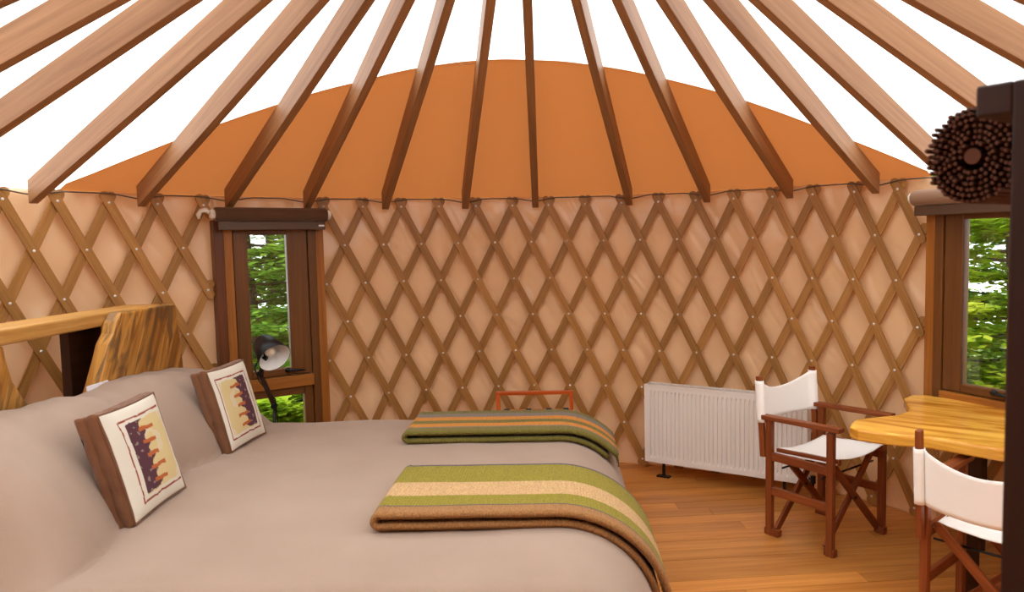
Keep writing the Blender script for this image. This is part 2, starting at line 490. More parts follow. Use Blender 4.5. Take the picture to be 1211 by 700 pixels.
# crown ring (above the frame) and rafters
cr = empty('crown_ring', (AP.x, AP.y, AP.z - 0.10), label='round wooden crown ring at the peak holding the upper rafter ends', cat='ring')
rg = MB(); rg.grid(lambda i, j: Vector((((RING - 0.035, RING + 0.035, RING + 0.035, RING - 0.035)[j]) * math.cos(2 * PI * i / 48), ((RING - 0.035, RING + 0.035, RING + 0.035, RING - 0.035)[j]) * math.sin(2 * PI * i / 48), (-0.11, -0.11, 0.06, 0.06)[j])), 48, 4, wrapu=True, wrapv=True, us=0.05, vsc=0.07)
rg.build('ring', M['rafter'], cr, bevel=0.006)
RTH = [174.6, 164.9, 153.2, 141.7, 131.3, 121.15, 110.3, 98.7, 88.25, 74.2, 62.8, 51.2, 39.9, 30.2, 17.9, 5.7]
ORD = ['first', 'second', 'third', 'fourth', 'fifth', 'sixth', 'seventh', 'eighth', 'ninth', 'tenth', 'eleventh', 'twelfth', 'thirteenth', 'fourteenth', 'fifteenth', 'sixteenth']
EXTRA = {0: 'crossing the upper left corner of the photo', 1: 'running off the left edge of the photo', 2: 'its foot left of the headboard slab', 3: 'its foot above the headboard slab',
         4: 'ending left above the narrow window', 5: 'ending right above the narrow window', 6: 'steep, just right of the narrow window', 7: 'nearly upright, left of the upright one', 8: 'seen edge-on, the upright one near the middle',
         9: 'first one right of the upright rafter', 10: 'ending above the radiator', 11: 'ending above the radiator\'s right end', 12: 'ending at the right end of the orange canvas', 13: 'ending behind the reed roll', 14: 'ending above the reed roll', 15: 'cut by the upper right corner of the photo'}
def rafter(thd):
    th = R(thd); rad = Vector((math.cos(th), math.sin(th), 0))
    a = roof_pt(RW, th); b = roof_pt(RING + 0.045, th)
    d = (b - a).normalized(); side = d.cross(Vector((0, 0, 1))).normalized(); nrm = side.cross(d)
    if nrm.z < 0: nrm = -nrm
    p = rad * 3.015; p.z = 0
    # point on the roof line above radius 3.015
    t = (RW - 3.015) / (RW - RING - 0.045); top0 = a.lerp(b, t) - nrm * 0.008; top1 = b - nrm * 0.008 - d * 0.0
    H, Wd = 0.145, 0.05
    mb = MB(); bi = len(mb.v); L = (top1 - top0).length
    # foot is cut upright; a small notch takes the cable
    foot_b = Vector((top0.x, top0.y, top0.z - H * 0.9))
    prof = [top0, foot_b, foot_b + d * 0.02 , top1 - nrm * H, top1]
    for s in (-1, 1):
        for q in prof: mb.v.append(q + side * (s * Wd / 2))
    n = len(prof)
    pr = [(0, 0), (0, H), (.02, H), (L, H), (L, 0)]
    mb.quad([i for i in range(n)], [pr[i] for i in range(n)]); mb.quad([n + i for i in range(n)][::-1], [(q[0], q[1] + .3) for q in pr][::-1])
    for i in range(n):
        j = (i + 1) % n
        mb.quad((i, n + i, n + j, j), [(pr[i][0], .6), (pr[i][0], .65), (pr[j][0], .65), (pr[j][0], .6)])
    return mb
for i, t in enumerate(RTH):
    o = fixn(rafter(t).build('rafter', M['rafter'], bevel=0.003))
    tag(o, '%s wooden roof rafter from the left, %s' % (ORD[i], EXTRA[i]), 'rafter', 'rafters of the roof in view')
tc = [186.0, 197.5, 354.0, 343.0]
for t, l in zip(tc, ('just left of the frame, beside the first one', 'farther left outside the frame', 'just right of the frame, at the upper right corner', 'farther right outside the frame')):
    o = fixn(rafter(t).build('rafter', M['rafter'], bevel=0.003))
    tag(o, 'wooden roof rafter ' + l, 'rafter', 'rafters beside the frame')

# tension cable along the wall top
cb = MB()
def cable_r(thd):
    near = min(abs(thd - t) for t in RTH + tc)
    return near
pts = []
for i in range(0, 361):
    thd = i; nr = cable_r(thd)
    pts.append((3.023 * math.cos(R(thd)), 3.023 * math.sin(R(thd)), ZT - 0.012 - 0.028 * max(0, 1 - nr / 3.0)))
cb.tube(pts, 0.0045, 6)
tag(cb.build('tension_cable', M['cable'], smooth=True), 'thin grey steel cable running along the top of the lattice', 'cable')

# ------------------------------------------------------------------ lattice
DTH = 0.04737; HZ = 0.28755; ZTOP = 1.79 + 0.2876
THR, THL = 2.07295, 2.62618
BWD, BTK = 0.056, 0.011
bar_cache = {}
def bar_mesh(dirn, n, e0, e1, layer):
    """strip bent to the wall: starts at node (0,0), goes n nodes down; dirn +1 = to the right seen from inside"""
    key = (dirn, n, round(e0, 3), round(e1, 3), layer)
    if key in bar_cache: return bar_cache[key]
    Lh = math.hypot(DTH * RAD, HZ); L = n * Lh
    ux, uz = dirn * DTH * RAD / Lh, -HZ / Lh          # along (arc, z)
    px, pz = -uz, ux                                   # across
    rin = RAD - 0.020 if layer == 0 else RAD - 0.005
    mb = MB(); prof = []
    NC = 5
    for k in range(NC + 1):
        a = PI / 2 * k / NC
        prof.append((-e0 + BWD / 2 * (1 - math.cos(a)) - 0, BWD / 2 * max(math.sin(a), 0.12)))
    ns = max(2, n * 2)
    for k in range(1, ns): prof.append((-e0 + BWD / 2 + (L + e0 + e1 - BWD) * k / ns, BWD / 2))
    for k in range(NC + 1):
        a = PI / 2 * (1 - k / NC)
        prof.append((L + e1 - BWD / 2 * (1 - math.cos(a)), BWD / 2 * max(math.sin(a), 0.12)))
    def fn(i, j):
        s, hw = prof[i]; c = (-hw, hw, hw, -hw)[j]; r = rin + (0, 0, BTK, BTK)[j]
        arc = s * ux + c * px; z = s * uz + c * pz
        th = -arc / RAD
        return (r * math.cos(th), r * math.sin(th), z)
    mb.grid(fn, len(prof), 4, wrapv=True)
    # per-corner uv along the bar
    nv = 4; uvs = []
    for i in range(len(prof) - 1):
        for j in range(4):
            j2 = j + 1
            f = lambda ii, jj: (prof[ii][0], (0, BWD, BWD + BTK, 2 * BWD + BTK, 2 * BWD + 2 * BTK)[jj])
            uvs.append([f(i, j), f(i + 1, j), f(i + 1, j2), f(i, j2)])
    mb.uv = uvs
    mb.quad((3, 2, 1, 0)); b = (len(prof) - 1) * 4; mb.quad((b, b + 1, b + 2, b + 3))
    me = mb.mesh('lattice_bar', M['lattice']); bar_cache[key] = me
    return me
boltm = MB(); boltm.lathe((0, 0, 0), (-1, 0, 0), [(-0.004, 0.0085), (0.001, 0.0085), (0.0035, 0.006), (0.0042, 0.0005)], 10)
boltme = boltm.mesh('bolt', M['steel'], True)
def add_bar(parent, th0, r0, c0, dirn, n, layer, e0=0.075, e1=0.06):
    o = bpy.data.objects.new('lattice_bar', bar_mesh(dirn, n, e0, e1, layer)); COL.objects.link(o)
    o.parent = parent; o.location = (0, 0, ZTOP - HZ * r0); o.rotation_euler = (0, 0, th0 - DTH * c0)
def lattice(th0, cmin, cmax, label, stub=False):
    p = empty('lattice_panel', (0, 0, 0), label=label, cat='lattice')
    nodes = set()
    # front bars, falling to the right
    starts = [(0, c) for c in range(cmin, cmax + 1) if c % 2 == 0 and c < cmax] + [(r, cmin) for r in range(1, 7) if (r + cmin) % 2 == 0]
    for r, c in starts:
        n = min(7 - r, cmax - c)
        add_bar(p, th0, r, c, +1, n, 0)
        for k in range(n + 1): nodes.add((r + k, c + k))
    starts = [(0, c) for c in range(cmin, cmax + 1) if c % 2 == 0 and c > cmin] + [(r, cmax) for r in range(1, 7) if (r + cmax) % 2 == 0]
    for r, c in starts:
        n = min(7 - r, c - cmin)
        add_bar(p, th0, r, c, -1, n, 1)
        for k in range(n + 1): nodes.add((r + k, c - k))
    if cmin % 2 == 0: add_bar(p, th0, 0, cmin, -1, 0, 1, 0.08, 0.06); nodes.add((0, cmin))
    if cmax % 2 == 0: add_bar(p, th0, 0, cmax, +1, 0, 0, 0.08, 0.10); nodes.add((0, cmax))
    for r, c in sorted(nodes):
        o = bpy.data.objects.new('bolt', boltme); COL.objects.link(o); o.parent = p
        a = th0 - DTH * c
        o.location = ((RAD - 0.0198) * math.cos(a), (RAD - 0.0198) * math.sin(a), ZTOP - HZ * r); o.rotation_euler = (0, 0, a)
    return p
lp = lattice(THR, 0, 31, 'wide wooden trellis of crossed bars along the back wall, between the two windows')
for c in (31, 33, 35): add_bar(lp, THR, 5, c, +1, 2, 0, 0.05)
for c in (33, 35, 37): add_bar(lp, THR, 5, c, -1, 2, 1, 0.05)
lattice(THL, -12, 6, 'smaller wooden trellis of crossed bars behind the headboard, left of the narrow window')

# ------------------------------------------------------------------ windows
def window(name, ca, front):
    """local frame: x to the right seen from inside, y outwards, z up; origin on the floor in the chord plane"""
    o = empty(name, (front * math.cos(ca), front * math.sin(ca), 0), ca - PI / 2, kind='structure')
    return o
def pane_w(wn, hw=0.372, top=1.975, bot=0.02, glass=(0.134, 0.915, 1.872), low=True, sill_z=0.86, gx=0.0, mats=('casing', 'frame', 'frame', 'sash')):
    D = 0.115
    def b(nm, c, s, m='frame', par=None, bev=0.004):
        return MB().box(c, s).build(nm, M[m], par or wn, bevel=bev)
    # casing boards at both sides, head, sill
    for s in (-1, 1):
        b('casing', (s * (hw - 0.03), D / 2 + 0.012, (top + bot) / 2), (0.06, D, top - bot), mats[0 if s < 0 else 2])
        b('jamb', (s * (hw - 0.088), D / 2 + 0.004, (top + bot) / 2), (0.056, D - 0.01, top - bot - 0.02), mats[1 if s < 0 else 3])
    iw = hw - 0.116
    b('head', (0, D / 2 + 0.006, top - 0.03), (2 * iw, D - 0.02, 0.06), 'sash')
    b('transom', (0, D / 2 - 0.004, sill_z - 0.045), (2 * iw, D, 0.085), 'frame')
    if low: b('bottom_rail', (0, D / 2, bot + 0.06), (2 * iw, D, 0.12), 'sash')
    # casement sash
    gw, g0, g1 = glass
    sash = empty('sash', parent_loc, 0); sash.parent = wn
    for s in (-1, 1):
        st = iw - gw - 0.004 - s * gx
        b('stile', (gx + s * (gw + st / 2), 0.05, (sill_z + top - 0.06) / 2), (st, 0.06, top - 0.06 - sill_z - 0.006), 'sash', sash, 0.006)
        b('bead', (gx + s * (gw + 0.006), 0.03, (g0 + g1) / 2), (0.012, 0.016, g1 - g0 + 0.02), 'casing', sash, 0.003)
    b('rail', (gx, 0.05, (g1 + top - 0.06) / 2), (2 * gw, 0.06, top - 0.06 - g1 - 0.004), 'sash', sash, 0.006)
    b('rail', (gx, 0.05, (g0 + sill_z) / 2), (2 * gw, 0.06, g0 - sill_z - 0.004), 'sash', sash, 0.006)
    b('pane', (gx, 0.055, (g0 + g1) / 2), (2 * gw + 0.01, 0.006, g1 - g0 + 0.01), 'glass', sash, 0)
    h = MB(); zc = (g0 + sill_z) / 2 + 0.012
    h.lathe((0.075, 0.021, zc), (0, -1, 0), [(0, 0.018), (0.012, 0.018), (0.016, 0.012), (0.03, 0.011)], 14)
    h.tube([(0.075, -0.008, zc), (0.11, -0.016, zc), (0.15, -0.018, zc - 0.003), (0.185, -0.016, zc - 0.004)], [0.011, 0.011, 0.009, 0.008], 10)
    h.build('handle', M['black'], sash, smooth=True)
    if not low: return
    # lower light
    lo1 = sill_z - 0.088; lo0 = bot + 0.12
    lw = iw - 0.065
    for s in (-1, 1): b('lower_stile', (s * (iw - 0.032), 0.055, (lo0 + lo1) / 2), (0.062, 0.06, lo1 - lo0), 'sash')
    b('lower_rail', (0, 0.055, lo1 - 0.03), (2 * lw, 0.06, 0.058), 'sash')
    b('lower_rail', (0, 0.055, lo0 + 0.03), (2 * lw, 0.06, 0.058), 'sash')
    b('pane', (0, 0.055, (lo0 + lo1) / 2), (2 * lw + 0.01, 0.006, lo1 - lo0 - 0.11), 'glass', None, 0)
parent_loc = (0, 0, 0)
win1 = window('window_1', W1C, 2.955); pane_w(win1, gx=-0.025)  # left casing coloured darker to stand for the frame's shaded side face
win2 = window('window_2', W2C, 2.955); pane_w(win2, bot=0.775, low=False, mats=('frame', 'sash', 'frame', 'sash'))

def blind(ca, label, mat, matbar, zr, hw, front, x0=0.0):
    o = empty('roller_blind', (front * math.cos(ca), front * math.sin(ca), zr), ca - PI / 2, label=label, cat='blind')
    rb = MB(); rb.lathe((-hw, 0, 0), (1, 0, 0), [(0, 0.002), (0, 0.045), (0.006, 0.048), (2 * hw - 0.006, 0.048), (2 * hw, 0.045), (2 * hw, 0.002)], 24)
    rb.build('rolled_cloth', mat, o, smooth=False)
    MB().box((0.0, -0.012, -0.078), (2 * hw - 0.03, 0.02, 0.058)).build('bottom_bar', matbar, o, bevel=0.005)
    for s in (-1, 1):
        k = MB(); k.lathe((s * hw, 0, 0), (s, 0, 0), [(-0.002, 0.03), (0.02, 0.034), (0.028, 0.026), (0.03, 0.002)], 14)
        k.box((s * (hw + 0.014), 0.032, 0.0), (0.018, 0.065, 0.05))
        k.build('end_bracket', M['plaster'], o)
    return o
bl = blind(W1C, 'rolled-up dark brown roller blind above the narrow window', M['blind'], M['bar'], 2.012, 0.375, 2.895)
tg = MB().box((0.33, -0.0235, -0.078), (0.04, 0.003, 0.012)).build('maker_tag', M['paper'], bl); tg['label'] = 'small white tag on the bottom bar'
cz = MB(); cz.tube([(-0.40, 0.01, 0.01), (-0.43, 0.0, 0.028), (-0.455, 0.015, 0.022), (-0.47, 0.02, -0.005), (-0.465, 0.03, -0.03)], [0.016, 0.018, 0.014, 0.016, 0.008], 8); cz.build('cloth_tie', M['plaster'], bl, smooth=True)
blind(W2C, 'rolled-up pale brown roller blind above the window at the right, under the reed roll', M['blindpale'], M['bar'], 2.008, 0.40, 2.895)

# ------------------------------------------------------------------ bed
BH = 0.68; FX = 0.62; FR = 0.37; HX = -2.062; YN, YF = -0.62, 1.80
def prof(x):
    """foot profile by running length: returns (x,z,nx,nz); l=0 at x=0 on the flat top"""
    l = x; a = FX - FR
    if l <= a: return (l, BH, 0.0, 1.0)
    t = (l - a) / FR
    if t <= PI / 2: return (a + FR * math.sin(t), BH - FR + FR * math.cos(t), math.sin(t), math.cos(t))
    return (FX, BH - FR - (l - a - FR * PI / 2), 1.0, 0.0)
def hump(x, y):
    xc = -1.56 + 0.17 * sm(0.25, -0.35, y) - 0.03 * sm(0.5, 0.72, y) * sm(0.95, 0.72, y)
    t = min(1.0, max(0.0, (xc - x) / (xc + 1.95)))
    f = math.sin(PI / 2 * t) ** 0.72
    b = sm(-2.32, -2.06, x)
    ye = sm(1.80, 1.58, y) * sm(-0.58, -0.25, y)
    ye = ye ** 0.6
    dip = 1 - 0.07 * math.exp(-((y - 0.72) / 0.16) ** 2)
    hgt = 0.43 - 0.06 * sm(0.9, 1.7, y)
    return hgt * f * (0.35 + 0.65 * b) * ye * dip
def bed_surf(l, yy):
    """yy: running length across, beyond the edges it hangs down"""
    x, z, nx, nz = prof(l)
    r = 0.09
    def side(e):       # e = distance past the start of the rounding
        if e <= 0: return 0.0, 0.0
        t = e / r
        if t < PI / 2: return r * math.sin(t), r * (1 - math.cos(t))
        return r, r + (e - r * PI / 2)
    if yy > YF - r: dy, dz = side(yy - (YF - r)); y = YF - r + dy
    elif yy < YN + r: dy, dz = side((YN + r) - yy); y = YN + r - dy
    else: y, dz = yy, 0.0
    hz = hump(x, y)
    wr = 0.010 * noise.noise(Vector((x * 1.7, y * 1.7, 0))) + 0.004 * noise.noise(Vector((x * 5, y * 5, 3)))
    # crease lines running off the hump
    wr += 0.010 * sm(-1.2, -1.6, x) * noise.noise(Vector((x * 3, y * 9 + x * 3, 8)))
    if dz > 0.02: 
        y += (1 if yy > 0 else -1) * 0.012 * noise.noise(Vector((x * 6, 1.5, dz))) * sm(0.05, 0.3, dz)
    zz = z + hz + wr * nz - dz
    if dz > 0 and hz > 0: zz = z + hz * max(0, 1 - dz / 0.3) - dz
    return Vector((x + wr * nx, y, max(zz, 0.10)))
bed = empty('bed', (-0.8, 0.6, 0), label='wide bed under a plain beige bedspread with a pillow hump against the headboard', cat='bed')
ls = [HX + (FX - FR - HX) * i / 150 for i in range(151)] + [FX - FR + (FR * PI / 2 + 0.24) * (i + 1) / 34 for i in range(34)]
ys = [YN + 0.09 - 0.6 * (1 - i / 16) for i in range(16)] + [YN + 0.09 + (YF - YN - 0.18) * i / 110 for i in range(111)] + [YF - 0.09 + 0.6 * (i + 1) / 16 for i in range(16)]
sp = MB(); sp.grid(lambda i, j: bed_surf(ls[i], ys[j]) - Vector((-0.8, 0.6, 0)), len(ls), len(ys))
so = sp.build('bedspread', M['bed'], bed, smooth=True)
so.modifiers.new('thick', 'SOLIDIFY').thickness = -0.012
MB().box((0.05, -0.01, 0.36), (2.40, 2.2, 0.4)).build('mattress', M['base'], bed, bevel=0.05, seg=3)
bb = MB().box((0.05, -0.01, 0.12), (2.36, 2.14, 0.12)); bb.build('bed_base', M['dark'], bed)
for sx in (-1.15, 1.1):
    for sy in (-0.95, 0.95): MB().box((sx, sy, 0.03), (0.08, 0.08, 0.06)).build('leg', M['dark'], bed)

# ------------------------------------------------------------------ folded blankets
def blanket(name, y0, wid, xl, lend, tk, stripes, mats, label, seed, gap=0.016, slant=0.0):
    """a strip folded double at its left end, lying on the bed and falling over the foot"""
    rb = tk / 2
    o1 = 0.015 + rb; o2 = o1 + tk + gap
    path = []                      # (x, z, tx, tz)  running from the lower layer's end to the upper layer's end
    def lay(l, off):
        x, z, nx, nz = prof(l); return Vector((x + nx * off, 0, z + nz * off))
    N = 46
    for i in range(N): path.append(lay(lend - 0.03 + (xl - lend + 0.03) * i / (N - 1), o1))
    c = (o1 + o2) / 2; rl = (o2 - o1) / 2 * 1.2
    for i in range(1, 9):
        a = PI * i / 9; path.append(Vector((xl - rl * 1.4 * math.sin(a), 0, BH + c - rl * math.cos(a))))
    for i in range(N): path.append(lay(xl + (lend - xl) * i / (N - 1), o2))
    # cross-section: rounded strip, points placed at the stripe borders
    ycs = [0.0, 0.012]
    for f in stripes[:-1]: ycs += [f[0] * wid]
    ycs += [wid * (k + .5) / 14 for k in range(14)] + [wid - 0.012, wid]
    ycs = sorted(set(round(v, 4) for v in ycs))
    ring = []                      # (y, n)
    def hn(y):
        e = min(y, wid - y); q = min(1.0, e / (tk * 0.55)); return tk / 2 * math.sqrt(max(0.0, 1 - (1 - q) ** 2)) if q < 1 else tk / 2
    for y in ycs: ring.append((y, hn(y)))
    for y in ycs[::-1][1:-1]: ring.append((y, -hn(y)))
    nr = len(ring)
    def stripe_of(y):
        for k, (f, mi) in enumerate(stripes):
            if y <= f * wid + 1e-6: return mi
        return stripes[-1][1]
    n = len(path)
    mb = MB()
    def fn(i, j):
        p = path[i]; t = (path[min(i + 1, n - 1)] - path[max(i - 1, 0)]).normalized()
        nrm = Vector((-t.z, 0, t.x))
        if i >= N - 1: pass
        y, h = ring[j]
        s = i * 0.03 + seed
        wob = 0.010 * noise.noise(Vector((p.x * 2.2, seed, 0.4 if i < n / 2 else 2.0)))
        bmp = 0.004 * noise.noise(Vector((p.x * 4, y * 5, seed)))
        q = p - nrm * h if False else p + nrm * h
        q = q + nrm * bmp * 0
        sl = slant * (p.x - xl)
        return Vector((q.x, y0 + y + wob + sl, q.z + (bmp if abs(h) > 0 else 0) * 0.8))
    mb.grid(fn, n, nr, wrapv=True, mif=lambda i, j: stripe_of((ring[j][0] + ring[(j + 1) % nr][0]) / 2))
    mb.quad(list(range(nr))[::-1], None, stripes[0][1]); mb.quad([(n - 1) * nr + k for k in range(nr)], None, stripes[0][1])
    root = empty(name, (0, y0 + wid / 2, BH), label=label, cat='blanket', group='folded wool blankets across the foot of the bed')
    o = fixn(mb.build('folded_cloth', mats, root, smooth=True)); o.matrix_parent_inverse = Matrix.Translation((0, -(y0 + wid / 2), -BH))
    # short fringe at the hanging end
    rr = random.Random(seed); fr = MB()
    e, _, _, _ = 0, 0, 0, 0
    pe = path[-1]
    for k in range(int(wid / 0.012)):
        y = y0 + slant * (pe.x - xl) + 0.008 + k * 0.012
        fr.tube([(pe.x, y, pe.z + 0.004), (pe.x + rr.uniform(0.0, .01), y + rr.uniform(-.004, .004), pe.z - 0.03), (pe.x + rr.uniform(0.0, .015), y + rr.uniform(-.008, .008), pe.z - rr.uniform(.05, .075))], [0.0035, 0.003, 0.0015], 5)
    f = fr.build('fringe', mats[stripes[0][1]], root, smooth=True); f.matrix_parent_inverse = Matrix.Translation((0, -(y0 + wid / 2), -BH)); f['kind'] = 'stuff'
    return root
KB = knit('knit_brown', (148, 104, 62)); KO = knit('knit_olive', (132, 118, 36)); KS = knit('knit_sand', (184, 148, 102)); KG = knit('knit_grey', (84, 74, 78))
KD = knit('knit_dark_olive', (108, 98, 44)); KA = knit('knit_amber', (192, 122, 40)); KE = knit('knit_mid_grey', (118, 106, 96))
blanket('folded_blanket', -0.10, 0.63, -0.42, 0.80, 0.027,
        [(0.13, 0), (0.145, 3), (0.32, 1), (0.58, 2), (0.95, 1), (1.0, 3)], [KB, KO, KS, KG],
        'near folded blanket, lime green and sand stripes with a brown edge, across the bed', 1.3)
blanket('folded_blanket', 1.14, 0.50, -0.56, 0.56, 0.026,
        [(0.17, 0), (0.21, 2), (0.36, 1), (0.50, 0), (0.66, 1), (0.83, 2), (1.0, 0)], [KD, KA, KE],
        'far folded blanket, dark olive with orange and grey stripes, across the bed', 4.1)

# ------------------------------------------------------------------ cushions
CW = lin((214, 207, 192)); CY = lin((208, 188, 138)); CP = lin((88, 56, 64)); CO = lin((176, 98, 56)); CB = lin((104, 66, 42)); CR = lin((146, 74, 56))
def paint(u, v, flip):
    """flat print on the front, u left to right, v bottom to top, 0..1"""
    if not flip: u = 1 - u
    if min(u, 1 - u, v, 1 - v) < 0.012: return CB
    wob = 0.012 * noise.noise(Vector((u * 9, v * 9, 4)))
    a, b, c, d = 0.17 + wob, 0.90 + wob, 0.12 + wob, 0.88 + wob
    ln = 0.009
    if (abs(u - a) < ln or abs(v - c) < ln or abs(v - d) < ln) and a - ln < u < 0.93 and c - ln < v < d + ln: return CR
    if flip and abs(u - 0.93) < ln and c < v < d: return CR
    if a + 0.07 < u < 0.90 and c + 0.04 < v < d - 0.04:
        vv = (v - c - 0.04) / (d - c - 0.08)
        for k in range(5):                              # orange fingers
            vc = 0.12 + 0.185 * k
            if abs(vv - vc + 0.06 * (u - 0.5)) < 0.028 and 0.42 < u < 0.66 + 0.03 * math.sin(k * 2.1): return CO
        ph = (vv / 0.185) % 1.0
        edge = 0.47 + 0.07 * math.exp(-((ph - 0.45) / 0.2) ** 2) + 0.05 * noise.noise(Vector((v * 7, 1, 1)))
        if u < edge and vv > 0.02: 
            return CP if noise.noise(Vector((u * 14, v * 26, 0))) < 0.42 else tuple(0.75 * x + 0.25 * y for x, y in zip(CP, CW))
        return CY if noise.noise(Vector((u * 5, v * 5, 2))) < 0.3 else tuple(0.6 * x + 0.4 * y for x, y in zip(CY, CW))
    return CW
def cushion(loc, rot, size, tk, flip, label):
    o = bpy.data.objects.new('cushion', None); COL.objects.link(o); o.location = loc; o.rotation_euler = rot; o.empty_display_size = .1
    tag(o, label, 'cushion', 'printed cushions on the bed')
    N = 150; W, H = size
    def puff(u, v): return (max(0, 1 - abs(2 * u - 1) ** 3.2) * max(0, 1 - abs(2 * v - 1) ** 3.2)) ** 0.55
    def outl(u, v):
        # slightly pulled-in sides, ears at the corners
        x = (u - 0.5) * W * (1 - 0.035 * (1 - (2 * v - 1) ** 2)); z = (v - 0.5) * H * (1 - 0.035 * (1 - (2 * u - 1) ** 2))
        return x, z
    # front sheet: local +y is the front
    def ff(i, j):
        u, v = i / (N - 1), j / (N - 1); x, z = outl(u, v)
        return (x, tk / 2 + 0.032 * puff(u, v) + 0.002 * noise.noise(Vector((u * 6, v * 6, 0))), z + H / 2)
    mb = MB(); mb.grid(ff, N, N)
    f = mb.build('front_print', M['print'], o, smooth=True)
    ca = f.data.color_attributes.new('print', 'FLOAT_COLOR', 'POINT')
    flat = []
    for i in range(N):
        for j in range(N): flat += list(paint(i / (N - 1), j / (N - 1), flip))
    ca.data.foreach_set('color', flat)
    # boxed brown body: sides with a middle seam, and the back
    K = 120; per = []
    for k in range(K):
        t = 4 * k / K; s = int(t); q = t - s
        per.append([(q, 0), (1, q), (1 - q, 1), (0, 1 - q)][s])
    rows = [(1.0, 0.0), (0.82, 0.006), (0.55, 0.010), (0.2, 0.009), (0.08, 0.004), (0.0, 0.009), (-0.08, 0.004), (-0.2, 0.009), (-0.55, 0.010), (-0.82, 0.006), (-1.0, 0.0)]
    sb = MB()
    def fs(i, j):
        u, v = per[i]; x, z = outl(u, v); yy, e = rows[j]
        l = max(abs(u - .5), abs(v - .5)); nx, nz = (u - .5) / l * 2, (v - .5) / l * 2
        e += 0.010 * noise.noise(Vector((u * 8, v * 8, yy * 2)))
        return (x + nx * e * 0.5, yy * tk / 2, z + nz * e * 0.5 + H / 2)
    sb.grid(fs, K, len(rows), wrapu=True)
    n2 = 20
    sb.grid(lambda i, j: (outl(i / (n2 - 1), j / (n2 - 1))[0], -tk / 2 - 0.03 * puff(i / (n2 - 1), j / (n2 - 1)), outl(i / (n2 - 1), j / (n2 - 1))[1] + H / 2), n2, n2)
    fixn(sb.build('brown_border', M['brownfab'], o, smooth=True))
    pp = MB(); pp.tube([(outl(*per[k % K])[0] , tk / 2 + 0.002, outl(*per[k % K])[1] + H / 2) for k in range(K + 1)], 0.0045, 6, caps=False)
    pp.build('piping', M['brownfab'], o, smooth=True)
    return o
# local +y is the printed front; it faces the foot of the bed (+x)
def lean(rz, back):
    return (Matrix.Rotation(rz, 3, 'Z') @ Matrix.Rotation(back, 3, 'X')).to_euler()
cushion((-1.49, 0.25, BH + 0.004), lean(R(-90 + 4), R(15)), (0.46, 0.46), 0.09, False, 'near printed cushion, purple patch beside yellow with orange strokes, brown sides')
cushion((-1.53, 1.25, BH + 0.004), lean(R(-90 - 3), R(15)), (0.41, 0.45), 0.09, True, 'far printed cushion, yellow panel with narrow purple band, beside the narrow window')

# ------------------------------------------------------------------ headboard
hb = empty('headboard', (-2.3, 0.4, 0), label='rustic live-edge timber headboard with a long top shelf and an upright slab', cat='headboard')
def hbp(mb, nm, mt, **k):
    o = mb.build(nm, M[mt], hb, **k); o.matrix_parent_inverse = Matrix.Translation((2.3, -0.4, 0)); return o
rr = random.Random(5)
s_ = MB()
tp = [(-2.36, -1.0), (-2.14, -1.0), (-2.135, -0.4), (-2.12, 0.0), (-2.125, 0.4), (-2.14, 0.75), (-2.15, 1.06), (-2.15, 1.64), (-2.36, 1.64)]
s_.prism(tp, 1.385, 1.455, uvs=(1, 1))
s_.uv = [[(b, a) for a, b in f] if len(f) > 4 else f for f in s_.uv]
fixn(hbp(s_, 'top_shelf', 'shelf', bevel=0.01))
sl = MB()
sl.prism([(0.62, 0.1), (1.74, 0.1), (1.73, 0.9), (1.70, 1.2), (1.66, 1.452), (1.42, 1.457), (1.20, 1.455), (1.10, 1.455), (1.05, 1.41), (1.02, 1.35), (0.97, 1.30), (0.94, 1.24), (0.86, 1.10), (0.78, 0.98), (0.68, 0.7)], -2.145, -2.07, axis='x')
sl.uv = [[(b * 0.87 + a * 0.5, a * 0.87 - b * 0.5) for a, b in f] if len(f) > 4 else f for f in sl.uv]
fixn(hbp(sl, 'end_slab', 'board', bevel=0.012))
s2 = MB()
s2.prism([(-1.0, 0.1), (0.62, 0.1), (0.60, 0.85), (0.56, 0.98), (0.50, 1.06), (0.43, 1.13), (0.37, 1.22), (0.34, 1.32), (0.33, 1.384), (-1.0, 1.384)], -2.20, -2.13, axis='x')
s2.uv = [[(b * 1.0 + a * 0.2, a - b * 0.2) for a, b in f] if len(f) > 4 else f for f in s2.uv]
fixn(hbp(s2, 'side_slab', 'board', bevel=0.012))
s3 = MB(); s3.prism([(1.02, 0.1), (1.30, 0.1), (1.30, 1.384), (1.02, 1.384)], -2.36, -2.31, axis='x')
o = hbp(s3, 'back_board', 'dark', bevel=0.004); o['label'] = 'dark board behind the slab'; fixn(o)
s4 = MB(); s4.prism([(-0.6, 0.1), (-0.3, 0.1), (-0.3, 1.384), (-0.6, 1.384)], -2.36, -2.31, axis='x'); fixn(hbp(s4, 'back_board', 'dark', bevel=0.004))
pp = MB(); pp.box((-2.060, 0.84, 1.035), (0.006, 0.17, 0.17))
tag(pp.build('paper_sheet', M['paper']), 'white paper edge showing between the headboard slab and the pillow hump', 'paper')

